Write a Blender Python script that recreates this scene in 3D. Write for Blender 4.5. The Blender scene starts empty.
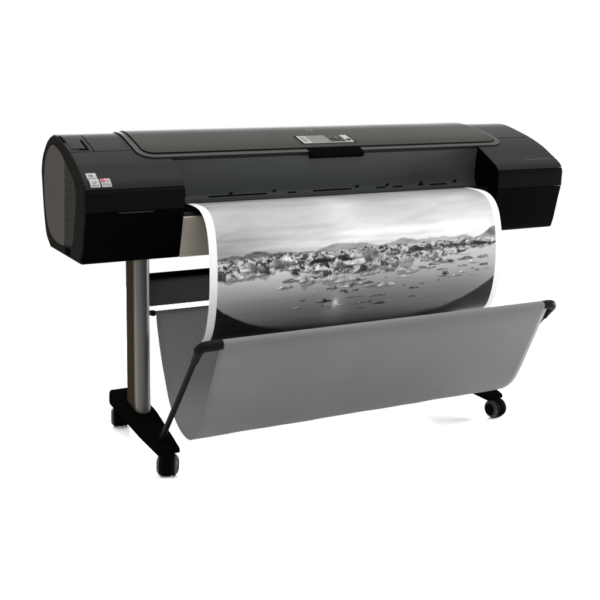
import bpy, bmesh, math, random
import numpy as np
from mathutils import Vector, Matrix
random.seed(7)
SC = bpy.context.scene
COL = SC.collection

# ---------------------------------------------------------------- camera
cam_d = bpy.data.cameras.new('camera')
cam = bpy.data.objects.new('camera', cam_d); COL.objects.link(cam)
cam.location = (-0.7861, -3.3154, 1.2465)
cam.rotation_euler = (math.pi/2 - 0.0618, 0, -0.4630)
cam_d.sensor_width = 36; cam_d.lens = 36*1047.0/600
cam_d.shift_x = (300-305.69)/600; cam_d.shift_y = (139.15-300)/600
cam_d.clip_start = 0.05; cam_d.clip_end = 200
SC.camera = cam

# ---------------------------------------------------------------- world: white studio, dimmer towards the camera side
W = bpy.data.worlds.new('World'); SC.world = W; W.use_nodes = True
nt = W.node_tree; bg = nt.nodes['Background']
tc = nt.nodes.new('ShaderNodeTexCoord'); sx = nt.nodes.new('ShaderNodeSeparateXYZ')
nt.links.new(tc.outputs['Generated'], sx.inputs[0])
mr = nt.nodes.new('ShaderNodeMapRange'); mr.interpolation_type = 'SMOOTHSTEP'
mr.inputs['From Min'].default_value = -0.35; mr.inputs['From Max'].default_value = 0.25
mr.inputs['To Min'].default_value = 0.10; mr.inputs['To Max'].default_value = 1.02
nt.links.new(sx.outputs['Y'], mr.inputs['Value'])
nt.links.new(mr.outputs[0], bg.inputs['Strength'])
bg.inputs['Color'].default_value = (1, 1, 1, 1)

# ---------------------------------------------------------------- overhead studio softbox and added fill lamps
def area(name, loc, target, sx_, sy_, power, col=(1, 1, 1)):
    l = bpy.data.lights.new(name, 'AREA'); l.shape = 'RECTANGLE'; l.size = sx_; l.size_y = sy_
    l.energy = power; l.color = col
    o = bpy.data.objects.new(name, l); COL.objects.link(o); o.location = loc
    o.rotation_euler = (Vector(target)-Vector(loc)).to_track_quat('-Z', 'Y').to_euler()
    return o
area('overhead_softbox', (1.0, 0.45, 4.4), (0.9, 0.2, 0), 10, 8, 1000, (1, .985, .965))
area('right_floor_fill', (4.1, -0.85, 0.62), (1.25, -0.3, 0.0), 1.5, 1.0, 300)  # added lamp, brightens the floor below the basket's right half
area('left_floor_fill', (-2.9, -0.7, 1.0), (0.6, -0.6, 0.0), 2.0, 1.4, 42)  # added low lamp, lightens the floor under the basket from the left
area('rear_floor_fill', (2.3, 3.4, 1.5), (1.8, 0.2, 0.0), 6.6, 1.8, 235)  # added wide lamp, its floor reflection clears the shade below the basket
area('front_fill', (0.9, -2.3, 2.7), (0.9, -0.4, 0.4), 3.6, .9, 56)  # added lamp, lifts the front of the sheet and the basket

SC.view_settings.view_transform = 'Standard'; SC.view_settings.look = 'None'
SC.view_settings.exposure = 0; SC.view_settings.gamma = 1
SC.render.engine = 'CYCLES'
SC.cycles.max_bounces = 8

# ---------------------------------------------------------------- materials
def mat(name, col, rough=.5, spec=.5, metal=0, bump=0, bscale=400, var=0, vscale=6, coat=0):
    m = bpy.data.materials.new(name); m.use_nodes = True
    n = m.node_tree.nodes; L = m.node_tree.links; b = n['Principled BSDF']
    b.inputs['Base Color'].default_value = (*col, 1)
    b.inputs['Roughness'].default_value = rough; b.inputs['Metallic'].default_value = metal
    b.inputs['Specular IOR Level'].default_value = spec
    b.inputs['Coat Weight'].default_value = coat
    t = n.new('ShaderNodeTexCoord')
    if bump:
        z = n.new('ShaderNodeTexNoise'); z.inputs['Scale'].default_value = bscale; z.inputs['Detail'].default_value = 3
        L.new(t.outputs['Object'], z.inputs['Vector'])
        k = n.new('ShaderNodeBump'); k.inputs['Strength'].default_value = bump; k.inputs['Distance'].default_value = .0006
        L.new(z.outputs['Fac'], k.inputs['Height']); L.new(k.outputs['Normal'], b.inputs['Normal'])
    if var:
        z = n.new('ShaderNodeTexNoise'); z.inputs['Scale'].default_value = vscale; z.inputs['Detail'].default_value = 5
        L.new(t.outputs['Object'], z.inputs['Vector'])
        q = n.new('ShaderNodeMix'); q.data_type = 'RGBA'
        q.inputs['A'].default_value = (*[c*(1-var) for c in col], 1); q.inputs['B'].default_value = (*[min(1, c*(1+var)) for c in col], 1)
        L.new(z.outputs['Fac'], q.inputs['Factor']); L.new(q.outputs['Result'], b.inputs['Base Color'])
        w = n.new('ShaderNodeMapRange'); w.inputs['To Min'].default_value = max(.02, rough-.05); w.inputs['To Max'].default_value = rough+.05
        L.new(z.outputs['Fac'], w.inputs['Value']); L.new(w.outputs[0], b.inputs['Roughness'])
    return m
M = {
 'cover': mat('textured_dark_plastic', (.0106, .0104, .0100), .42, .008, bump=.25, bscale=900, var=.1),
 'lower': mat('black_gloss_plastic', (.0007, .0007, .0007), .28, .003, var=.1),
 'rim': mat('black_plastic_rim', (.0072, .0071, .0068), .4, 0, bump=.2, bscale=900),
 'lid': mat('smoked_lid_plastic', (.0096, .0086, .0071), .38, .015, var=.06, vscale=3),
 'trim': mat('grey_trim', (.021, .0208, .0202), .34, .015),
 'panel': mat('blue_grey_panel', (.0235, .0258, .0260), .38, .08, bump=.15, bscale=700, var=.08),
 'side': mat('taupe_side_panel', (.038, .0352, .0312), .42, 0, bump=.15, bscale=700, var=.06),
 'vent': mat('dark_vent_panel', (.019, .018, .017), .45, 0, bump=.2),
 'black': mat('black_recess', (.0015, .0015, .0015), .5, 0),
 'silver': mat('champagne_silver', (.21, .195, .165), .38, .4, metal=.25, var=.05),
 'alu': mat('grey_anodised_aluminium', (.060, .0568, .0520), .36, .15, metal=.35, var=.06, vscale=10),
 'bronze': mat('bronze_anodised_side', (.020, .0155, .0112), .45, 0, metal=0, var=.05),
 'foot': mat('black_cast_foot', (.0016, .0015, .0014), .5, 0, bump=.2, bscale=600, var=.1),
 'beam': mat('charcoal_beam', (.034, .034, .0335), .35, .25, var=.08),
 'rod': mat('black_powder_coat', (.0045, .0043, .004), .4, .015, bump=.2, bscale=800),
 'rubber': mat('caster_rubber', (.002, .002, .002), .5, .01),
 'rim_grey': mat('caster_grey_rim', (.030, .032, .032), .35, .05),
 'bezel': mat('silver_bezel', (.135, .132, .127), .35, .06),
 'lcd': mat('lcd_glass', (.034, .034, .028), .25, .06, var=.06, vscale=30),
 'keys': mat('dark_keypad', (.005, .0049, .0047), .35, .02),
 'ink': mat('grey_lettering', (.03, .03, .03), .4, .05),
 'white_ink': mat('white_lettering', (.075, .075, .075), .4, .03),
 'sticker': mat('white_sticker', (.17, .17, .17), .4, .1),
 'red_ink': mat('red_print', (.19, .02, .035), .4, .1),
 'pink_ink': mat('pink_print', (.17, .085, .095), .4, .1),
 'dark_ink': mat('dark_print', (.01, .01, .01), .4, .3),
 'mid_ink': mat('grey_print', (.09, .09, .09), .4, .1),
 'edge': mat('tan_edge_strip', (.06, .044, .03), .4, .1),
 'bumper': mat('satin_black_bumper', (.0026, .0026, .0025), .3, .004, var=.1),
 'chrome': mat('steel', (.5, .5, .5), .25, .5, metal=1),
}
# woven basket fabric
def fabric():
    m = mat('grey_basket_fabric', (.124, .1245, .125), .62, .08)
    n = m.node_tree.nodes; L = m.node_tree.links; b = n['Principled BSDF']
    t = n.new('ShaderNodeTexCoord')
    w1 = n.new('ShaderNodeTexWave'); w1.bands_direction = 'X'; w1.inputs['Scale'].default_value = 160
    w2 = n.new('ShaderNodeTexWave'); w2.bands_direction = 'Z'; w2.inputs['Scale'].default_value = 160
    for w in (w1, w2):
        w.inputs['Distortion'].default_value = .6; L.new(t.outputs['Object'], w.inputs['Vector'])
    a = n.new('ShaderNodeMath'); a.operation = 'MULTIPLY'
    L.new(w1.outputs['Fac'], a.inputs[0]); L.new(w2.outputs['Fac'], a.inputs[1])
    z = n.new('ShaderNodeTexNoise'); z.inputs['Scale'].default_value = 4; z.inputs['Detail'].default_value = 6
    L.new(t.outputs['Object'], z.inputs['Vector'])
    r = n.new('ShaderNodeMapRange'); r.inputs['To Min'].default_value = .84; r.inputs['To Max'].default_value = 1.14
    L.new(z.outputs['Fac'], r.inputs['Value'])
    h = n.new('ShaderNodeMix'); h.data_type = 'RGBA'; h.blend_type = 'MULTIPLY'; h.inputs['Factor'].default_value = 1
    h.inputs['A'].default_value = (.124, .1245, .125, 1); L.new(r.outputs[0], h.inputs['B'])
    L.new(h.outputs['Result'], b.inputs['Base Color'])
    k = n.new('ShaderNodeBump'); k.inputs['Strength'].default_value = .25; k.inputs['Distance'].default_value = .0008
    L.new(a.outputs[0], k.inputs['Height'])
    mpg = n.new('ShaderNodeMapping'); mpg.inputs['Scale'].default_value = (1.6, 7, 7); L.new(t.outputs['Object'], mpg.inputs['Vector'])
    z2 = n.new('ShaderNodeTexNoise'); z2.inputs['Scale'].default_value = 2.2; z2.inputs['Detail'].default_value = 3; L.new(mpg.outputs[0], z2.inputs['Vector'])
    k2 = n.new('ShaderNodeBump'); k2.inputs['Strength'].default_value = .5; k2.inputs['Distance'].default_value = .012
    L.new(z2.outputs['Fac'], k2.inputs['Height']); L.new(k.outputs['Normal'], k2.inputs['Normal']); L.new(k2.outputs['Normal'], b.inputs['Normal'])
    out = n['Material Output']; tr = n.new('ShaderNodeBsdfTranslucent'); tr.inputs['Color'].default_value = (.36, .36, .355, 1)
    mx = n.new('ShaderNodeMixShader'); mx.inputs['Fac'].default_value = .36
    L.new(b.outputs[0], mx.inputs[1]); L.new(tr.outputs[0], mx.inputs[2]); L.new(mx.outputs[0], out.inputs['Surface'])
    return m
M['fabric'] = fabric()
def floor_mat():
    m = mat('white_gloss_floor', (.85, .85, .85), .13, .38)
    return m
M['floor'] = floor_mat()
def print_mat():
    m = bpy.data.materials.new('printed_glossy_paper'); m.use_nodes = True
    n = m.node_tree.nodes; L = m.node_tree.links; b = n['Principled BSDF']
    a = n.new('ShaderNodeVertexColor'); a.layer_name = 'print'
    L.new(a.outputs['Color'], b.inputs['Base Color'])
    b.inputs['Roughness'].default_value = .35; b.inputs['Specular IOR Level'].default_value = .06
    return m
M['print'] = print_mat()

# ---------------------------------------------------------------- mesh helpers
def finish(name, bm, m, parent=None, bevel=0, seg=2, smooth=True, ang=35):
    bmesh.ops.recalc_face_normals(bm, faces=bm.faces)
    me = bpy.data.meshes.new(name)
    if smooth:
        lim = math.radians(ang)
        for f in bm.faces: f.smooth = True
        for e in bm.edges:
            if len(e.link_faces) == 2 and e.calc_face_angle(0) > lim: e.smooth = False
    bm.to_mesh(me); bm.free()
    for x in (m if isinstance(m, (list, tuple)) else [m]): me.materials.append(x)
    o = bpy.data.objects.new(name, me); COL.objects.link(o)
    if parent: o.parent = parent
    if bevel:
        b = o.modifiers.new('bevel', 'BEVEL'); b.width = bevel; b.segments = seg
        b.limit_method = 'ANGLE'; b.angle_limit = math.radians(ang); b.harden_normals = smooth
    return o
def add_prism(bm, pts, x0, x1, axis='x', mi=0):
    """pts polygon in the plane normal to axis"""
    def P(a, b, c): return {'x': (c, a, b), 'y': (a, c, b), 'z': (a, b, c)}[axis]
    v0 = [bm.verts.new(P(a, b, x0)) for a, b in pts]; v1 = [bm.verts.new(P(a, b, x1)) for a, b in pts]
    n = len(pts); fs = [bm.faces.new(v0[::-1]), bm.faces.new(v1)]
    for i in range(n): fs.append(bm.faces.new((v0[i], v0[(i+1) % n], v1[(i+1) % n], v1[i])))
    for f in fs: f.material_index = mi
def add_box(bm, x0, x1, y0, y1, z0, z1, mi=0): add_prism(bm, [(x0, y0), (x1, y0), (x1, y1), (x0, y1)], z0, z1, 'z', mi)
def prism(name, pts, x0, x1, m, parent, axis='x', **k):
    bm = bmesh.new(); add_prism(bm, pts, x0, x1, axis); return finish(name, bm, m, parent, **k)
def box(name, b, m, parent, **k):
    bm = bmesh.new(); add_box(bm, *b); return finish(name, bm, m, parent, **k)
def add_tube(bm, pts, rad, n=20, mi=0, caps=True):
    pts = [Vector(p) for p in pts]; rad = rad if isinstance(rad, (list, tuple)) else [rad]*len(pts)
    rings = []; up = None
    for i, p in enumerate(pts):
        d = (pts[min(i+1, len(pts)-1)]-pts[max(i-1, 0)]).normalized()
        if up is None: up = d.orthogonal().normalized()
        up = (up-d*up.dot(d)).normalized(); s = d.cross(up)
        rings.append([bm.verts.new(p+rad[i]*(math.cos(t)*up+math.sin(t)*s)) for t in [2*math.pi*k/n for k in range(n)]])
    fs = []
    for a, b in zip(rings, rings[1:]):
        for k in range(n): fs.append(bm.faces.new((a[k], a[(k+1) % n], b[(k+1) % n], b[k])))
    if caps: fs += [bm.faces.new(rings[0][::-1]), bm.faces.new(rings[-1])]
    for f in fs: f.material_index = mi
def tube(name, pts, rad, m, parent, **k):
    bm = bmesh.new(); add_tube(bm, pts, rad); return finish(name, bm, m, parent, **k)
def spline(pts, n=8):
    """centripetal-ish Catmull-Rom through 2-D/3-D points"""
    P = [np.array(p, float) for p in pts]; P = [2*P[0]-P[1]]+P+[2*P[-1]-P[-2]]; out = []
    for i in range(1, len(P)-2):
        a, b, c, d = P[i-1:i+3]
        for k in range(n):
            t = k/n
            out.append(tuple(.5*((2*b)+(c-a)*t+(2*a-5*b+4*c-d)*t*t+(3*b-a-3*c+d)*t**3)))
    out.append(tuple(P[-2])); return out
def bend(a, b, c, r, n=8):
    """polyline a-b-c with corner b rounded"""
    a, b, c = map(Vector, (a, b, c)); u = (a-b).normalized(); v = (c-b).normalized()
    p, q = b+u*r, b+v*r
    return [a]+[(1-t)**2*p+2*t*(1-t)*b+t*t*q for t in [k/n for k in range(n+1)]]+[c]
def add_lathe(bm, prof, center, axis, n=32, mis=None):
    """prof: (radius, offset along axis)"""
    ax = Vector(axis).normalized(); u = ax.orthogonal().normalized(); v = ax.cross(u); c = Vector(center); rings = []
    for r, h in prof:
        rings.append([bm.verts.new(c+ax*h+r*(math.cos(t)*u+math.sin(t)*v)) for t in [2*math.pi*k/n for k in range(n)]])
    for i, (a, b) in enumerate(zip(rings, rings[1:])):
        for k in range(n):
            f = bm.faces.new((a[k], a[(k+1) % n], b[(k+1) % n], b[k]))
            if mis: f.material_index = mis[i]
    bm.faces.new(rings[0][::-1]).material_index = mis[0] if mis else 0
    bm.faces.new(rings[-1]).material_index = mis[-1] if mis else 0

# ---------------------------------------------------------------- setting
bm = bmesh.new(); add_prism(bm, [(-2.6, -3), (4.6, -3), (4.6, 2.6), (-2.6, 2.6)], -.02, 0, 'z')
fl = finish('studio_floor', bm, M['floor'], smooth=False); fl['kind'] = 'structure'
fl['label'] = 'glossy white studio floor under the printer'

# ---------------------------------------------------------------- the printer
PR = bpy.data.objects.new('large_format_printer', None); COL.objects.link(PR)
PR.location = (0, 0, 0)
PR['label'] = 'wide black and grey large format printer on a wheeled stand with a fabric catch basket'
PR['category'] = 'printer'
WID = 1.77

top_ctrl = [(.262, .92), (.245, .962), (.212, .998), (.165, 1.029), (.106, 1.0485), (.062, 1.0495), (.025, 1.0445), (-.015, 1.035), (-.069, 1.0205), (-.118, 1.006), (-.16, .9905), (-.201, .973), (-.236, .9535), (-.263, .9385), (-.278, .930)]
lip_plain = [(-.2920, .9205), (-.2985, .9135), (-.3030, .9055)]
bump_plain = [(-.3033, .9045), (-.3058, .8985), (-.3070, .8920), (-.3070, .884)]
bump_bead = [(-.2990, .9045), (-.3025, .9035), (-.3058, .9000), (-.3075, .8945), (-.3075, .886)]
lip = [(-.2900, .9215), (-.2962, .9140), (-.2995, .9080), (-.2990, .9056)]
TOPC = spline(top_ctrl, 6)
def topz(y):
    for (y0, z0), (y1, z1) in zip(TOPC, TOPC[1:]):
        if y1 <= y <= y0: return z0+(z1-z0)*(y-y0)/(y1-y0)
    return TOPC[-1][1] if y < TOPC[-1][0] else TOPC[0][1]
def topn(y):
    t = Vector((0, -.004, topz(y-.002)-topz(y+.002))).normalized()   # towards the front
    return Vector((0, t.z, -t.y)) if -t.y > 0 else Vector((0, -t.z, t.y))
def notch(poly, pred, depth):
    return poly
# profile of the whole body, front round to the back
def cover_profile(lip):
    out = []
    ys = [p for p in TOPC]
    done = False
    for (y0, z0), (y1, z1) in zip(ys, ys[1:]):
        out.append((y0, z0))
        if not done and y1 < -.1145:                       # the seam across the top
            za = topz(-.113); out += [(-.113, za), (-.1142, za-.006), (-.1158, za-.0065), (-.117, topz(-.117))]; done = True
    out = [p for i, p in enumerate(out) if not (-.117 < p[0] < -.113 and p[1] > topz(p[0])-.001 and abs(p[0]+.113) > 1e-6)]
    out.append(ys[-1]); out += lip
    return out
CP = cover_profile(lip); CPR = cover_profile(lip_plain)
split_z = .838
# upper cover: top + lip down to the front seam; lower cover below it
upper_tail = [(-.262, .9050), (-.262, split_z+.0007), (.15, .70), (.2295, .765), (.250, .855)]
low_poly = [(-.3010, split_z-.0007), (-.285, .79), (-.262, .715), (-.2495, .685), (-.244, .6795), (-.235, .677), (.135, .6735), (.15, .699), (-.2, split_z-.0007)]
# ---- end covers
def end_cover(x0, x1, prof, bmp):
    up = prism('end_cover', prof+upper_tail, x0, x1, M['cover'], PR, bevel=.004, seg=3, ang=30)
    lo = prism('lower_cover', low_poly, x0+.0005, x1-.0005, M['lower'], PR, bevel=.0016, seg=3, ang=30)
    prism('front_bumper', bmp+[(-.3045, .87), (-.302, split_z+.0007), (-.2625, split_z+.0007), (-.2625, .9045)], x0+.0003, x1-.0003, M['bumper'], PR, bevel=.0006, seg=2, ang=40)
    return up, lo
LC, LL = end_cover(0, .305, CP, bump_bead)
RC, RL = end_cover(1.483, WID, CPR, bump_plain)
box('finger_slot', (.098, .205, -.3035, -.295, split_z-.0045, split_z-.0015), M['vent'], PR, smooth=False)
RC['label'] = 'dark end cover with small grey lettering'; LC['label'] = 'dark end cover with stickers and a latch'

# ---- left side: framed taupe panel and vent strip
frame = [(.262, .92), (.245, .962), (.212, .998), (.165, 1.029), (.106, 1.047), (.03, 1.0515), (-.01, 1.043), (-.11, 1.0055), (-.236, .9515), (-.293, .921), (-.3055, .895), (-.302, .838), (-.262, .715), (-.235, .677), (.145, .672), (.2, .705), (.2295, .765), (.250, .855)]
def ss(p, k=6):                                             # closed smooth outline
    q = spline(list(p)+[p[0]], k); return q[:-1]
side_out = [(-.0745, .9765), (-.03, .996), (.03, 1.012), (.09, 1.018), (.15, .998), (.195, .96), (.214, .91), (.213, .85), (.195, .785), (.16, .737), (.10, .713), (.03, .706), (-.03, .706), (-.055, .711), (-.060, .73)]
rimp = spline([(.259, .92), (.243, .960), (.210, .994), (.163, 1.025), (.106, 1.0445), (.062, 1.0455), (.025, 1.0405), (-.015, 1.031), (-.069, 1.0165), (-.118, 1.002), (-.16, .9865), (-.201, .969), (-.236, .9495), (-.263, .9345), (-.288, .918)], 4) + [(-.301, .895), (-.298, .838), (-.258, .717), (-.233, .681)] + spline([(.14, .677), (.196, .709), (.2255, .767), (.247, .855)], 4)
sp = spline(side_out[:-1], 4)+[side_out[-1]]
vent_out = [(-.0785, .9745), (-.11, .961), (-.15, .943), (-.186, .922), (-.203, .905), (-.210, .885), (-.207, .86), (-.19, .80), (-.170, .745), (-.158, .727), (-.14, .718), (-.066, .714), (-.0645, .73)]
prism('side_frame', rimp, -.006, .0015, M['rim'], PR, bevel=.002, ang=30)
prism('side_panel', sp, -.0075, -.004, M['side'], PR, bevel=.0012, ang=30)
bm = bmesh.new(); add_prism(bm, vent_out, -.0072, -.004)
rr = random.Random(3)
for row in range(9):
    z = .94-row*.024
    for c in range(3):
        y = -.098-.028*c+.004*row*.6
        if c == 2 and (row < 1 or row > 6): continue
        add_lathe(bm, [(.0024, 0), (.0024, .0005)], (-.0077, y, z), (1, 0, 0), 10, [1])
finish('vent_panel', bm, [M['vent'], M['foot']], PR, smooth=False)
bm = bmesh.new(); add_prism(bm, [(-.058, .704), (-.128, .7095), (-.135, .688), (-.064, .684)], -.0066, -.003); finish('cable_slot', bm, M['black'], PR, smooth=False)
bm = bmesh.new(); add_prism(bm, [(-.207, .8635), (-.209, .8615), (-.2985, .8345), (-.2985, .8365)], -.0064, -.004); finish('frame_seam', bm, M['black'], PR, smooth=False)

# ---- sheets that follow the curved top
def top_sheet(name, outline_fn, y0, y1, off, th, m, parent, ny=40, nx=24, bevel=0, skirt=None):
    """outline_fn(y) -> (xl, xr); a slab following the top profile"""
    bm = bmesh.new(); T = []; B = []
    for j in range(ny+1):
        y = y0+(y1-y0)*j/ny; n = topn(y); a, b = outline_fn(y)
        p = Vector((0, y, topz(y)))
        t = p+n*off; q = p+n*(off-th)
        T.append([bm.verts.new((a+(b-a)*i/nx, t.y, t.z)) for i in range(nx+1)])
        B.append([bm.verts.new((a+(b-a)*i/nx, q.y, q.z)) for i in range(nx+1)])
    for j in range(ny):
        for i in range(nx):
            bm.faces.new((T[j][i], T[j][i+1], T[j+1][i+1], T[j+1][i])); bm.faces.new((B[j][i], B[j+1][i], B[j+1][i+1], B[j][i+1]))
        for i in (0, nx): bm.faces.new((T[j][i], T[j+1][i], B[j+1][i], B[j][i]))
    for j in (0, ny):
        for i in range(nx): bm.faces.new((T[j][i], T[j][i+1], B[j][i+1], B[j][i]))
    return finish(name, bm, m, parent, bevel=bevel, ang=40)
def lid_outline(xl, xr, yf, r, tl=.0, tr=.10):
    def fn(y):
        d = y-yf
        c = r-math.sqrt(max(0, r*r-max(0, r-d)**2)) if d < r else 0
        s = max(0, y+.09)
        return xl+c+tl*s, xr-c-tr*s-.9*tr*max(0, y+.02)
    return fn
# nonuniform y stations handled by many rows
top_sheet('lid_trim', lid_outline(.2035, 1.607, -.1775, .052), -.1775, .17, .0045, .012, M['trim'], PR, ny=110)
top_sheet('lid_groove', lid_outline(.2215, 1.589, -.1585, .040), -.1585, .17, .0052, .004, M['black'], PR, ny=110)
top_sheet('lid', lid_outline(.2245, 1.586, -.1555, .038), -.1555, .17, .0085, .006, M['lid'], PR, ny=110, bevel=.0012)
top_sheet('trim_gap', lid_outline(.2005, 1.610, -.1775, .054), -.1775, .17, .0012, .004, M['black'], PR, ny=110)

cheek = [(y-.0005, z-.0016) for y, z in CPR if y < -.15]+[(y+.0012, z) for y, z in bump_plain]+[(-.3008, split_z+.001), (-.150, split_z+.001)]
prism('cheek_dark_plate', cheek, 1.4815, 1.4835, M['lower'], PR, smooth=False)  # dark plate added so the inner wall stays black despite the lamps
# ---- main body between the end covers
body_poly = [p for p in TOPC if p[0] > -.172]+[(-.172, topz(-.172)-.003), (-.155, .95), (-.150, .85), (-.150, .80), (-.20, .68), (.14, .674), (.2, .705), (.2295, .765), (.250, .855)]
prism('main_body', body_poly, .306, 1.481, M['cover'], PR)
# front panel under the lid: gently concave
fp = spline([(-.1805, .9755), (-.1735, .945), (-.168, .915), (-.164, .885), (-.1645, .862), (-.168, .848)], 5)
fp_poly = fp+[(-.1745, .8455), (-.1755, .8365), (-.152, .8365), (-.151, .95), (-.165, .9755)]
prism('front_panel', fp_poly, .3065, 1.4808, M['panel'], PR)
# slots, guides and the handle under the lid
def panel_y(z):
    q = sorted(fp, key=lambda t: t[1])
    return float(np.interp(z, [t[1] for t in q], [t[0] for t in q]))
for x0, x1, z in ((.318, .352, .8525), (.436, .640, .8525), (.72, .75, .852), (.815, .962, .853), (1.060, 1.098, .852), (1.128, 1.170, .852), (1.235, 1.256, .8535), (1.285, 1.355, .852)):
    box('paper_slot', (x0, x1, panel_y(z)-.0012, panel_y(z)+.004, z-.0026, z+.0018), M['black'], PR, smooth=False)
for x in (.352, .512, .668, .984, 1.105, 1.245, 1.39):
    z = .8605; y = panel_y(z)
    bm = bmesh.new(); add_prism(bm, [(x-.006, z-.0035), (x+.004, z-.002), (x+.008, z+.003), (x-.002, z+.0022)], y-.005, y+.004, 'y')
    finish('roller_guide', bm, M['black'], PR, smooth=False)
bm = bmesh.new(); add_prism(bm, [(-.1595, .9985), (-.180, .9890), (-.1915, .9815), (-.195, .9745), (-.193, .9675), (-.184, .9640), (-.155, .9690)], .792, .998)
finish('lid_handle', bm, M['black'], PR, bevel=.003, seg=2)
# paper platen, its lit edge and the silver apron
plat = [(-.150, .8245), (-.172, .8245), (-.19, .824), (-.232, .821), (-.2485, .812), (-.2515, .8065), (-.21, .8065), (-.15, .815)]
prism('platen', plat, .306, 1.481, M['keys'], PR, bevel=.002)
apron = spline([(-.2525, .8055), (-.2575, .802), (-.2575, .78), (-.254, .73), (-.247, .678)], 4)+[(-.225, .678), (-.228, .8055)]
prism('front_apron', apron, .3065, 1.4808, M['silver'], PR, ang=50)
for x in (.365, 1.40):
    box('media_sensor', (x-.035, x+.02, -.238, -.20, .8215, .8265), M['black'], PR, bevel=.002)

# ---- control panel on the lid
CPN = bpy.data.objects.new('control_panel', None)
def on_top(u0, u1, y0, y1, off, th, m, name, parent, shear=0):
    bm = bmesh.new(); n = 6; rows = []
    for j in range(n+1):
        y = y0+(y1-y0)*j/n; nn = topn(y); p = Vector((0, y, topz(y))); t = p+nn*off; q = p+nn*(off-th)
        rows.append([bm.verts.new((x, w.y, w.z)) for x, w in ((u0, t), (u1, t), (u1, q), (u0, q))])
    for a, b in zip(rows, rows[1:]):
        for k in range(4): bm.faces.new((a[k], a[(k+1) % 4], b[(k+1) % 4], b[k]))
    bm.faces.new(rows[0]); bm.faces.new(rows[-1][::-1])
    return finish(name, bm, m, parent, smooth=False)
cp = on_top(.798, .996, -.060, -.128, .0105, .004, M['bezel'], 'control_panel', PR)
cp.modifiers.new('bevel', 'BEVEL').width = .0015
on_top(.792, 1.002, -.055, -.132, .0088, .002, M['black'], 'panel_recess', PR)
on_top(.832, .905, -.0655, -.122, .0112, .002, M['lcd'], 'display_screen', cp)
on_top(.905, .966, -.0635, -.122, .0112, .002, M['keys'], 'keypad', cp)
def disc_top(x, y, r, off, m, name, parent):
    n = topn(y); p = Vector((x, y, topz(y)))+n*off
    bm = bmesh.new(); add_lathe(bm, [(r*.9, .001), (r, 0), (r, -.002)], p, n, 20); return finish(name, bm, m, parent)
disc_top(.981, -.108, .0095, .0112, M['keys'], 'power_button', cp)
disc_top(.938, -.090, .0075, .0122, M['ink'], 'button', cp)
for i, (dx, dy) in enumerate(((-.017, .0), (.017, 0), (0, .016), (0, -.017))): disc_top(.938+dx, -.090+dy, .004, .0120, M['ink'], 'button', cp)
for i in range(4): on_top(.806, .822, -.072-.012*i, -.077-.012*i, .0110, .001, M['ink'], 'button', cp)

# ---- lettering
def lettering(name, s, width, x, y, m, parent, off=.0008, h=None, italic=0):
    c = bpy.data.curves.new('lettering', 'FONT'); c.body = s; c.size = 1; c.extrude = .01; c.shear = italic
    o = bpy.data.objects.new('lettering', c); COL.objects.link(o)
    dg = bpy.context.evaluated_depsgraph_get(); dg.update()
    me = bpy.data.meshes.new_from_object(o.evaluated_get(dg)); bpy.data.objects.remove(o); bpy.data.curves.remove(c)
    xs = [v.co.x for v in me.vertices]; k = width/(max(xs)-min(xs)); x_min = min(xs)
    ky = k if h is None else h/.7
    n = topn(y); up = Vector((1, 0, 0)).cross(n) if Vector((1, 0, 0)).cross(n).y > 0 else n.cross(Vector((1, 0, 0)))
    base = Vector((x, y, topz(y)))+n*off
    for v in me.vertices:
        v.co = base+Vector((1, 0, 0))*(v.co.x-x_min)*k+up*v.co.y*ky+n*(v.co.z*.01)
    me.materials.append(m); ob = bpy.data.objects.new(name, me); COL.objects.link(ob); ob.parent = parent
    return ob
lettering('lettering', 'hp', .030, .872, -.004, M['white_ink'], PR, off=.0088, h=.022, italic=.3)
lettering('lettering', 'Z3100', .022, .9045, -.004, M['ink'], PR, off=.0088, h=.012)
lettering('lettering', 'hp designjet', .058, 1.625, -.2715, M['ink'], RC, h=.008)
lettering('lettering', 'Z3100ps', .056, 1.688, -.2715, M['ink'], RC, h=.010)

# ---- stickers on the left end cover
def sticker(x0, x1, y0, y1, marks):
    bm = bmesh.new()
    def quad(a, b, c, d, off, mi, hgt=.0006):
        vs = []
        for o2 in (off, off-hgt):
            for x, y in ((a, c), (b, c), (b, d), (a, d)):
                p = Vector((x, y, topz(y)))+topn(y)*o2; vs.append(bm.verts.new(p))
        for f in ((0, 1, 2, 3), (7, 6, 5, 4), (0, 4, 5, 1), (1, 5, 6, 2), (2, 6, 7, 3), (3, 7, 4, 0)):
            bm.faces.new([vs[i] for i in f]).material_index = mi
    quad(x0, x1, y0, y1, .0008, 0)
    for u0, u1, v0, v1, mi in marks:
        quad(x0+(x1-x0)*u0, x0+(x1-x0)*u1, y0+(y1-y0)*v0, y0+(y1-y0)*v1, .0013, mi)
    return finish('sticker', bm, [M['sticker'], M['dark_ink'], M['red_ink'], M['pink_ink'], M['mid_ink']], LC, smooth=False)
# v runs from the upper edge to the lower edge of each sticker
s1 = sticker(.014, .044, -.2405, -.2655, [(.33, .66, .28, .66, 1), (.22, .3, .34, .6, 1), (.1, .9, .84, .9, 4)])
s2 = sticker(.015, .0455, -.2680, -.2775, [])
bpy.data.objects.remove(s2)
s1['label'] = 'white sticker with a small black mark'
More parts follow.
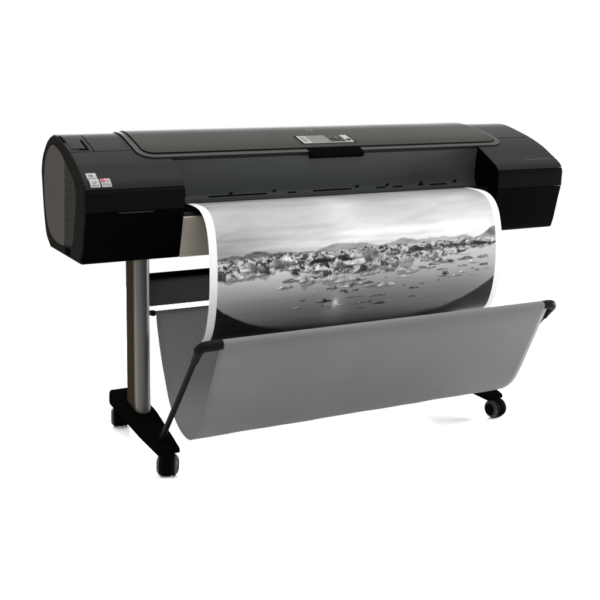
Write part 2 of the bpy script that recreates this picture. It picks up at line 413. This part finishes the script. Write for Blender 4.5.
# lower stickers sit on the steeper end of the slope
def lip_pt(t):
    q = [(-.2665, .9364), (-.278, .931), (-.293, .921), (-.299, .9135)]
    L_ = [0]
    for a, b in zip(q, q[1:]): L_.append(L_[-1]+math.dist(a, b))
    t *= L_[-1]
    y = float(np.interp(t, L_, [a[0] for a in q])); z = float(np.interp(t, L_, [a[1] for a in q]))
    return y, z
def low_sticker(x0, x1, marks, label):
    bm = bmesh.new()
    def patch(a, b, v0, v1, off, mi):
        N = 8; rows = []
        for j in range(N+1):
            y, z = lip_pt(v0+(v1-v0)*j/N); n = Vector((0, -.5, .866))
            t = Vector((0, y, z))+n*off; q = t-n*.0006
            rows.append([bm.verts.new((x, w.y, w.z)) for x, w in ((a, t), (b, t), (b, q), (a, q))])
        fs = []
        for r0, r1 in zip(rows, rows[1:]):
            for k in range(4): fs.append(bm.faces.new((r0[k], r0[(k+1) % 4], r1[(k+1) % 4], r1[k])))
        fs += [bm.faces.new(rows[0]), bm.faces.new(rows[-1][::-1])]
        for f in fs: f.material_index = mi
    patch(x0, x1, .04, 1, .0012, 0)
    for u0, u1, v0, v1, mi in marks: patch(x0+(x1-x0)*u0, x0+(x1-x0)*u1, v0, v1, .0017, mi)
    o = finish('sticker', bm, [M['sticker'], M['dark_ink'], M['red_ink'], M['pink_ink'], M['mid_ink']], LC, smooth=False)
    o['label'] = label
low_sticker(.0155, .0455, [(.3, .38, .35, .8, 4), (.38, .6, .55, .63, 4), (.55, .62, .3, .6, 4), (.62, .82, .36, .43, 4), (.15, .8, .82, .87, 4)], 'white sticker with a grey line drawing')
low_sticker(.0495, .0795, [(.05, .42, .06, .52, 2), (.45, .9, .2, .28, 3), (.45, .9, .36, .44, 4), (.1, .9, .62, .68, 4), (.1, .9, .78, .84, 4)], 'white sticker with a red block')

# ---- ink door latch on the left end cover
on_top(.076, .0785, .05, -.113, .0006, .003, M['black'], 'door_seam', PR).parent = LC
latch = on_top(.0095, .0565, .030, -.094, .0024, .005, M['cover'], 'latch_button', LC)
latch.modifiers.new('bevel', 'BEVEL').width = .002
on_top(.0565, .0640, -.012, -.094, .0012, .003, M['black'], 'latch_gap', LC)
on_top(.034, .0640, -.094, -.101, .0012, .003, M['black'], 'latch_gap', LC)
on_top(.0015, .0085, .045, -.030, .0012, .003, M['black'], 'latch_gap', LC)

# ---------------------------------------------------------------- stand
def post(xc, side):
    # extruded column: half-round nose to the front, flat flank
    w = .0245; yf = -.008; pts = []
    for k in range(17):
        a = math.pi*k/16; pts.append((xc-w*math.cos(a), yf-.027*math.sin(a)))
    pts += [(xc+w, .088), (xc+w-.004, .092), (xc-w+.004, .092), (xc-w, .088)]
    p = prism('post', pts, .12, .676, M['alu'], PR, axis='z', ang=25)
    s = -1 if side < 0 else 1
    for sg in (-1, 1):
        xx = xc+sg*w
        box('post_side_plate', (min(xx, xx+sg*.0016), max(xx, xx+sg*.0016), .004, .086, .13, .675), M['bronze'], p, smooth=False)
        box('post_groove', (min(xx, xx+sg*.0012), max(xx, xx+sg*.0012), -.004, .002, .13, .675), M['edge'], p, smooth=False)
    return p
XL, XR = .260, 1.506
post(XL, -1); post(XR, 1)
def foot(xc):
    poly = [(-.268, .064), (-.268, .074), (-.262, .081), (-.2, .094), (-.03, .127), (.08, .138), (.215, .139), (.247, .135), (.262, .122), (.264, .088), (.252, .079), (.12, .074), (-.1, .067)]
    bm = bmesh.new(); add_prism(bm, poly, xc-.041, xc+.041)
    for v in bm.verts:                                       # waist and slight taper to the toes
        if v.co.y < -.1: v.co.x = xc+(v.co.x-xc)*(1-.10*min(1, (-.1-v.co.y)/.17))
    return finish('foot', bm, M['foot'], PR, bevel=.005, seg=3, ang=25)
foot(XL); foot(XR)
# casters
def caster(x, y, rot):
    E_ = bpy.data.objects.new('caster', None)
    bm = bmesh.new()
    R = .0335; ax = Vector((math.cos(rot), math.sin(rot), 0)); fw = Vector((-math.sin(rot), math.cos(rot), 0)); c = Vector((x, y, R))+fw*.010
    # stem + hood between the wheels
    add_lathe(bm, [(.0075, 0), (.0075, .022)], (x, y, .055), (0, 0, 1), 16)
    add_lathe(bm, [(.011, -.003), (.013, 0), (.013, .004)], (x, y, .0615), (0, 0, 1), 16)
    n = 24; w = .0122; rows = []
    for k in range(n+1):
        a = math.radians(-80+275*k/n); rr_ = R+.0015 if 0 < k < n else R-.001
        rows.append([bm.verts.new(c+ax*s+(fw*math.cos(a)+Vector((0, 0, 1))*math.sin(a))*r_) for s, r_ in ((-w, rr_), (w, rr_), (w, R*.3), (-w, R*.3))])
    for a, b in zip(rows, rows[1:]):
        for k in range(4): bm.faces.new((a[k], a[(k+1) % 4], b[(k+1) % 4], b[k]))
    bm.faces.new(rows[0]); bm.faces.new(rows[-1][::-1])
    add_lathe(bm, [(.011, -.02), (.011, .02)], c, ax, 16)
    hood = finish('caster', bm, M['foot'], PR, bevel=.0015, ang=40)
    for s in (-1, 1):
        b2 = bmesh.new()
        prof = [(.004, .0), (R-.003, 0), (R-.0008, .0015), (R, .005), (R-.0006, .009), (R-.0022, .0125), (R-.0050, .0165), (R-.0085, .0195), (R-.0125, .0213), (R-.014, .0195), (.009, .0195), (.006, .0215), (.003, .0217)]
        add_lathe(b2, prof, c+ax*s*.0118, ax*s, 40, [0, 0, 0, 0, 0, 1, 1, 1, 0, 0, 0, 0])
        finish('wheel', b2, [M['rubber'], M['rim_grey']], hood)
caster(XL, -.258, -.46+math.pi); caster(XL, .258, -.30+math.pi); caster(XR, -.258, .25+math.pi); caster(XR, .258, .3+math.pi)
# cross beam
bp_ = [(.0, .474), (.0, .552), (.004, .560), (.012, .5655), (.055, .5655), (.055, .474)]
prism('crossbeam', bp_, XL+.0245, XR-.0245, M['beam'], PR, bevel=.002)
prism('beam_cap', [(.0105, .5658), (-.002, .5655), (-.003, .572), (.004, .5755), (.056, .5755), (.056, .5658)], XL+.0245, XR-.0245, M['black'], PR)

# ---------------------------------------------------------------- catch basket
TY, TZ = -.578, .478
u_pts = [(-.016, .462), (-.021, .448), (-.034, .401), (-.069, .317), (-.107, .250), (-.147, .190), (-.205, .148), (-.262, .127), (-.318, .123), (-.366, .139), (-.415, .177), (-.455, .235), (-.492, .300), (-.530, .366), (-.572, .440), (-.5905, .4718)]
U = spline(u_pts, 5)
# wrap over the front tube
rt = .0135
wrap = [(TY+rt*math.cos(a), TZ+rt*math.sin(a)) for a in [math.radians(t) for t in range(190, -40, -12)]]
BX0, BX1 = .303, 1.474
bm = bmesh.new(); nx = 60; rows = []
rs = random.Random(5)
def sag(u, s):                                              # very slight unevenness of hung cloth
    return .0005*math.sin(7*u+3*s)+.0003*math.sin(17*u-5*s)
prof = U+wrap
for j, (y, z) in enumerate(prof):
    s = min(1, j/len(U)); k = math.sin(math.pi*s)
    rows.append([bm.verts.new((BX0+(BX1-BX0)*i/nx, y+k*sag(i/nx*3, s*6), z+k*sag(i/nx*3+1, s*6))) for i in range(nx+1)])
for a, b in zip(rows, rows[1:]):
    for i in range(nx): bm.faces.new((a[i], a[i+1], b[i+1], b[i]))
fab = finish('basket_fabric', bm, M['fabric'], PR)
so = fab.modifiers.new('thickness', 'SOLIDIFY'); so.thickness = .002; so.offset = 0
tube('basket_tube', [(BX0-.005, TY, TZ), (BX1+.005, TY, TZ)], rt-.0015, M['rod'], PR)
# rear rail and its clips
tube('basket_rail', [(XL+.02, -.014, .455), (XR-.02, -.014, .455)], .0065, M['fabric'], PR)
for x in (XL+.034, XR-.034): box('rail_clip', (x-.008, x+.008, -.024, -.004, .446, .464), M['rod'], PR, bevel=.003)
# swing arms
for xf, xt, sg in ((XL-.002, BX0, -1), (XR+.002, BX1, 1)):
    xe = xt-.056 if sg < 0 else xt+.037
    base = Vector((xf, -.2, .09)); top = Vector((xe, TY, TZ)); d = (base-top).normalized()
    mid = top+d*.075
    arm = tube('basket_arm', [top+d*.06, base], .0095, M['rod'], PR)
    bm = bmesh.new()
    path = bend(Vector((xt+sg*-.012, TY, TZ)), top, mid, .022)
    add_tube(bm, path, [.0155, .0155]+[.0155]*(len(path)-4)+[.0145, .0125], 20)
    finish('elbow', bm, M['rod'], arm, bevel=.002, ang=50)

# ---------------------------------------------------------------- the printed sheet
pp = [(-.10, .8285), (-.16, .8335), (-.215, .8345), (-.26, .832), (-.29, .8265), (-.318, .8135), (-.338, .795), (-.354, .768), (-.364, .735), (-.370, .70), (-.373, .66), (-.373, .62), (-.370, .58), (-.364, .54), (-.354, .50), (-.339, .462), (-.318, .43), (-.290, .410), (-.262, .402)]
dense = spline(pp, 12)
seg = np.cumsum([0]+[math.dist(a, b) for a, b in zip(dense, dense[1:])])
SL = float(seg[-1]); PX0, PX1 = .357, 1.449
NU, NV = 900, 520
us = np.linspace(PX0, PX1, NU); vs = np.linspace(0, SL, NV)
py = np.interp(vs, seg, [d[0] for d in dense]); pz = np.interp(vs, seg, [d[1] for d in dense])
rng = np.random.default_rng(11)
def vnoise(X, Y, seed):
    g = np.random.default_rng(seed).random((257, 257)); xi = np.floor(X).astype(int); yi = np.floor(Y).astype(int)
    fx = X-xi; fy = Y-yi; fx = fx*fx*(3-2*fx); fy = fy*fy*(3-2*fy); xi %= 256; yi %= 256
    return (g[yi, xi]*(1-fx)+g[yi, xi+1]*fx)*(1-fy)+(g[yi+1, xi]*(1-fx)+g[yi+1, xi+1]*fx)*fy
def fbm(X, Y, seed, o=5):
    t = 0; a = .5
    for k in range(o): t = t+a*vnoise(X*2**k+13*k, Y*2**k+7*k, seed+k); a *= .5
    return t
X, S = np.meshgrid(us, vs)
sm = lambda a, b, t: np.clip((t-a)/(b-a), 0, 1)**2*(3-2*np.clip((t-a)/(b-a), 0, 1))
# sky (values are print densities, display-referred, then linearised)
n1 = fbm(X*4, S*14, 1); n2 = fbm(X*13+4, S*34, 2); n3 = fbm(X*5+S*9, S*20+X*3, 4, 6)
img = .545+.235*sm(.19, .345, S)+.10*(n1-.5)+.06*(n2-.5)+.16*(n3-.5)*sm(.12, .30, S)  # upper part of the sheet painted darker to offset the stronger light there
img += .075*np.exp(-(((X-.82-.3*(S-.2))/.07)**2+((S-.20)/.09)**2))        # bright break in the cloud
hz = .372-.012*(X-.38)/1.04                                              # horizon
low = sm(.22, .36, S)
img -= low*(.25*np.exp(-((X-.42)/.20)**2)+.02)+.20*low*(fbm(X*6, S*70, 3)-.5)
img += .10*np.exp(-((S-(hz-.046))/.012)**2)*sm(.75, .95, X)*(1-sm(1.2, 1.4, X))
# hills
ridge = hz-(.002+.015*np.exp(-((X-.515)/.04)**2)+.008*np.exp(-((X-.43)/.06)**2)+.008*np.exp(-((X-.60)/.07)**2)
            + .020*np.exp(-((X-.80)/.06)**2)+.012*np.exp(-((X-.89)/.05)**2)+.018*np.exp(-((X-1.05)/.045)**2)+.009*np.exp(-((X-1.15)/.05)**2)
            + .008*np.exp(-((X-1.22)/.03)**2)+.010*np.exp(-((X-1.28)/.025)**2)+.030*sm(1.35, 1.425, X)+.008*(fbm(X*30, X*0+3, 5)-.5)+.004*(fbm(X*120, X*0+3, 12)-.5))
mt = sm(0, .004, S-ridge)
mcol = .31+.17*sm(.55, .80, X)+.04*sm(.95, 1.2, X)-.16*sm(1.34, 1.4, X)+.34*(fbm(X*30-S*40, S*90, 6)-.5)
fade = .94-.16*sm(.55, .7, X)*(1-sm(1.33, 1.38, X))
img = img*(1-mt*fade)+mcol*mt*fade
# water
icebot = np.interp(us, [.38, .46, .52, .60, .66, .72, .80, .86, .92, 1.0, 1.08, 1.16, 1.25, 1.33, 1.42], [.432, .440, .430, .425, .440, .458, .460, .452, .445, .440, .432, .424, .414, .402, .394])[None, :]
wat = .70-.22*sm(.40, .58, S)-.13*sm(.57, .65, S)+.035*(fbm(X*5, S*80, 8)-.5)+.06*np.exp(-((X-.62)/.2)**2)*(1-sm(.45, .58, S))-.04*sm(1.1, 1.4, X)
field = sm(0, .005, S-hz)
img = img*(1-field)+wat*field
# the ice field: ragged ridges laid one in front of the other, far to near, each with its dim mirror image
def ice_row(base, h, freq, tone, seed, thr=.38, refl=.7, dark=.25, gain=2.2):
    """base, h: arrays along x"""
    j0, j1 = np.searchsorted(vs, [base.min()-h.max()*2.2, base.max()+h.max()*2.2*max(refl, .1)])
    j0 = max(j0, 0); j1 = min(j1+1, NV)
    i0, i1 = np.nonzero(h > 1e-5)[0][[0, -1]]; i1 += 1
    u = us[i0:i1]; base = base[i0:i1]; h = h[i0:i1]; x = X[j0:j1, i0:i1]; s = S[j0:j1, i0:i1]; im = img[j0:j1, i0:i1]
    a = fbm(u*freq+seed*7.3, u*0+seed*1.7, 50+seed % 9, 3); b_ = fbm(u*freq*2.3, u*0+seed, 60+seed % 7, 3); c_ = fbm(u*freq*9, u*0+seed, 70+seed % 5, 2)
    f = np.clip((a-thr)*gain, 0, 1)**.7*(.50+.9*(b_-.30)+.18*(c_-.4)); f = np.clip(f, 0, 2)*h
    df = np.gradient(f, u) if len(u) > 2 else f*0; df = np.clip(df, -1.2, 1.2)
    B = base[None, :]; F = f[None, :]; up = B-s
    m = sm(0, .0012, F-up)*(up > 0)*(F > .0008)
    blk = fbm(x*freq*1.5+seed*3, s*freq*2.2+seed, 80+seed % 6, 4); fine = fbm(x*freq*5, s*freq*7, 90+seed % 6, 4)
    val = tone+.60*(blk-.5)+.34*(fine-.5)+.08*df[None, :]+.16*(up/(F+.002)-.5)
    shadow = sm(.50, .60, vnoise(x*freq*1.1+seed*5, s*freq*1.8, 33+seed % 8))*dark
    val = val*(1-shadow)
    rm = (up <= 0)*sm(0, .003, F*refl+up)*(F > .0015)*.5
    mir = tone*.55+.25*(blk-.5)
    im[:] = im*(1-rm)+mir*rm
    im[:] = im*(1-m)+val*m
    line = np.exp(-(up/.0012)**2)*(F > .002)*.35
    im[:] = im*(1-line)+.2*line
hz1 = hz[0]; ib = icebot[0]; near = np.interp(us, [.38, .7, .9, 1.1, 1.42], [.9, 1.15, 1.0, .7, .42])
for r in range(17):
    t = (r+.5)/17
    base = hz1+.002+(ib-hz1)*t**1.15+.004*t*(vnoise(us*9, us*0+r, 7)-.5)
    ice_row(base, near*(.009+.048*t), 78-54*t, .64-.03*(r % 3), r+1, thr=.34+.10*t, refl=.6, dark=.62)
def isle(cx, cs, w, h, tone, refl, dark, seed):
    freq = min(60, 1.9/w)
    e = np.clip(1-(np.abs(us-cx)/(w*.5))**2.4, 0, 1)**.55
    ice_row(np.full(NU, cs), h*e*1.5, freq, tone, seed, thr=.05, refl=refl, dark=dark, gain=1.6)
L_b = [(.50, .412, .09, .026, .74, .4, .3), (.60, .402, .10, .036, .76, .4, .35), (.775, .404, .16, .034, .24, .2, .3), (.80, .424, .06, .030, .66, .4, .3), (.735, .430, .06, .030, .84, .6, .1), (.90, .398, .12, .034, .68, .4, .4), (.86, .420, .09, .030, .78, .4, .2),
       (.70, .462, .085, .026, .72, 1.35, .1), (.785, .466, .09, .026, .74, 1.5, .1), (.845, .474, .12, .018, .80, .5, .1), (.955, .432, .07, .026, .62, 1.0, .5), (1.035, .428, .10, .032, .66, 1.2, .2), (1.0, .396, .05, .028, .5, .4, .6), (1.10, .392, .07, .024, .50, .4, .6),
       (1.16, .392, .07, .018, .5, .6, .5), (1.25, .386, .11, .012, .30, .9, .5), (1.345, .388, .08, .015, .26, 1.0, .4), (1.40, .390, .03, .012, .28, 1, .4), (.86, .487, .05, .010, .55, 1.0, .2), (.905, .488, .06, .015, .62, .6, .4), (.945, .499, .10, .015, .66, .7, .3), (.985, .503, .08, .015, .78, .4, .1),
       (1.06, .466, .08, .014, .68, .4, .2), (1.05, .480, .06, .010, .70, .4, .1), (.93, .536, .05, .008, .60, .4, .1), (.915, .556, .05, .008, .52, .3, .1), (.965, .566, .06, .011, .48, .3, .4), (.90, .576, .04, .006, .45, .2, .1), (1.135, .508, .025, .007, .66, .3, .1), (1.20, .503, .035, .007, .66, .3, .1),
       (1.26, .494, .07, .007, .64, .3, .3), (1.29, .484, .04, .008, .66, .3, .1), (1.385, .478, .03, .005, .34, .2, .1), (1.335, .496, .06, .004, .52, .2, .1), (.665, .552, .042, .010, .66, .3, .1), (.46, .530, .024, .007, .68, .3, .1), (.49, .552, .016, .004, .5, .2, .1), (.755, .538, .06, .010, .34, .3, .4),
       (.865, .532, .08, .008, .50, .3, .3), (1.17, .446, .05, .010, .42, .4, .5), (1.22, .442, .06, .010, .42, .4, .5), (1.30, .436, .06, .009, .38, .4, .4), (1.20, .466, .05, .007, .40, .3, .4), (1.29, .460, .05, .006, .40, .3, .3), (1.14, .430, .06, .012, .60, .4, .4)]
rb = random.Random(8)
for q in range(75):
    x = rb.uniform(.60, 1.39); b = float(np.interp(x, us, ib)); sdep = b+.012+(.565-b)*rb.random()**2.2*(.9 if x < 1.15 else .6)
    w = rb.uniform(.012, .05)*(1.1 if sdep < .5 else .8); L_b.append((x, sdep, w, w*rb.uniform(.16, .32), rb.choice((.56, .66, .74, .8, .4)), rb.uniform(.3, .8), .4))
L_b.sort(key=lambda t: t[1])
for i, (a, b, c, d, e, f_, g) in enumerate(L_b): isle(a, b, c, d, e, f_, g, i+31)
# sun glint on the water
img += .42*np.exp(-(((X-.798)/.009)**2+((S-.546)/.014)**2))+.10*np.exp(-(((X-.798)/.04)**2+((S-.56)/.06)**2))
# dark curved band at the bottom of the print, melting into the dark water in the middle
dark_arc = np.interp(us, [.382, .41, .449, .50, .541, .62, .697, .80, .95, 1.10, 1.147, 1.223, 1.28, 1.332, 1.38, 1.424], [.517, .540, .563, .587, .602, .622, .634, .642, .642, .634, .624, .611, .588, .561, .535, .505])[None, :]
soft = np.interp(us, [.38, .52, .70, .90, 1.15, 1.30, 1.42], [.005, .012, .05, .06, .035, .012, .005])[None, :]
sh = np.clip((S-dark_arc-.008*(fbm(X*22, S*40, 15)-.5)+soft*.4)/soft, 0, 1); sh = sh*sh*(3-2*sh)
img = img*(1-sh)+(.115+.10*(fbm(X*16, S*40, 16)-.5)+.05*(fbm(X*70, S*90, 17)-.5))*sh
def blur(a, k=(0, .12, .76, .12, 0)):
    for ax_ in (0, 1):
        pad = [(0, 0), (0, 0)]; pad[ax_] = (2, 2); b = np.pad(a, pad, mode='edge'); n_ = a.shape[ax_]
        a = sum(w_*np.take(b, np.arange(i_, i_+n_), ax_) for i_, w_ in enumerate(k))
    return a
img = blur(img)
img += .018*(rng.random(img.shape)-.5)
img = np.clip(img, .02, .97)
lin = np.where(img <= .04045, img/12.92, ((img+.055)/1.055)**2.4)*.69
# white margins
mg = np.minimum(X-.3835, 1.4225-X); wm = (mg < 0)
lin[wm] = .50
ver = np.stack([X, np.broadcast_to(py[:, None], X.shape), np.broadcast_to(pz[:, None], X.shape)], -1).reshape(-1, 3)
ii = np.arange(NU*NV).reshape(NV, NU)
quad = np.stack([ii[:-1, :-1], ii[1:, :-1], ii[1:, 1:], ii[:-1, 1:]], -1).reshape(-1, 4)
me = bpy.data.meshes.new('printed_photo')
me.vertices.add(len(ver)); me.vertices.foreach_set('co', ver.astype(np.float32).ravel())
me.loops.add(quad.size); me.loops.foreach_set('vertex_index', quad.astype(np.int32).ravel())
me.polygons.add(len(quad)); me.polygons.foreach_set('loop_start', np.arange(0, quad.size, 4, dtype=np.int32))
me.update(calc_edges=True)
me.polygons.foreach_set('use_smooth', np.ones(len(quad), bool))
ca = me.color_attributes.new('print', 'FLOAT_COLOR', 'POINT')
rgba = np.ones((NU*NV, 4), np.float32); rgba[:, :3] = lin.reshape(-1, 1)
ca.data.foreach_set('color', rgba.ravel())
me.materials.append(M['print']); me.validate()
sheet = bpy.data.objects.new('printed_photo', me); COL.objects.link(sheet)
so = sheet.modifiers.new('thickness', 'SOLIDIFY'); so.thickness = .0004; so.offset = -1
sheet['label'] = 'black and white print of an icy lagoon curling out of the printer over the basket'
sheet['category'] = 'print'
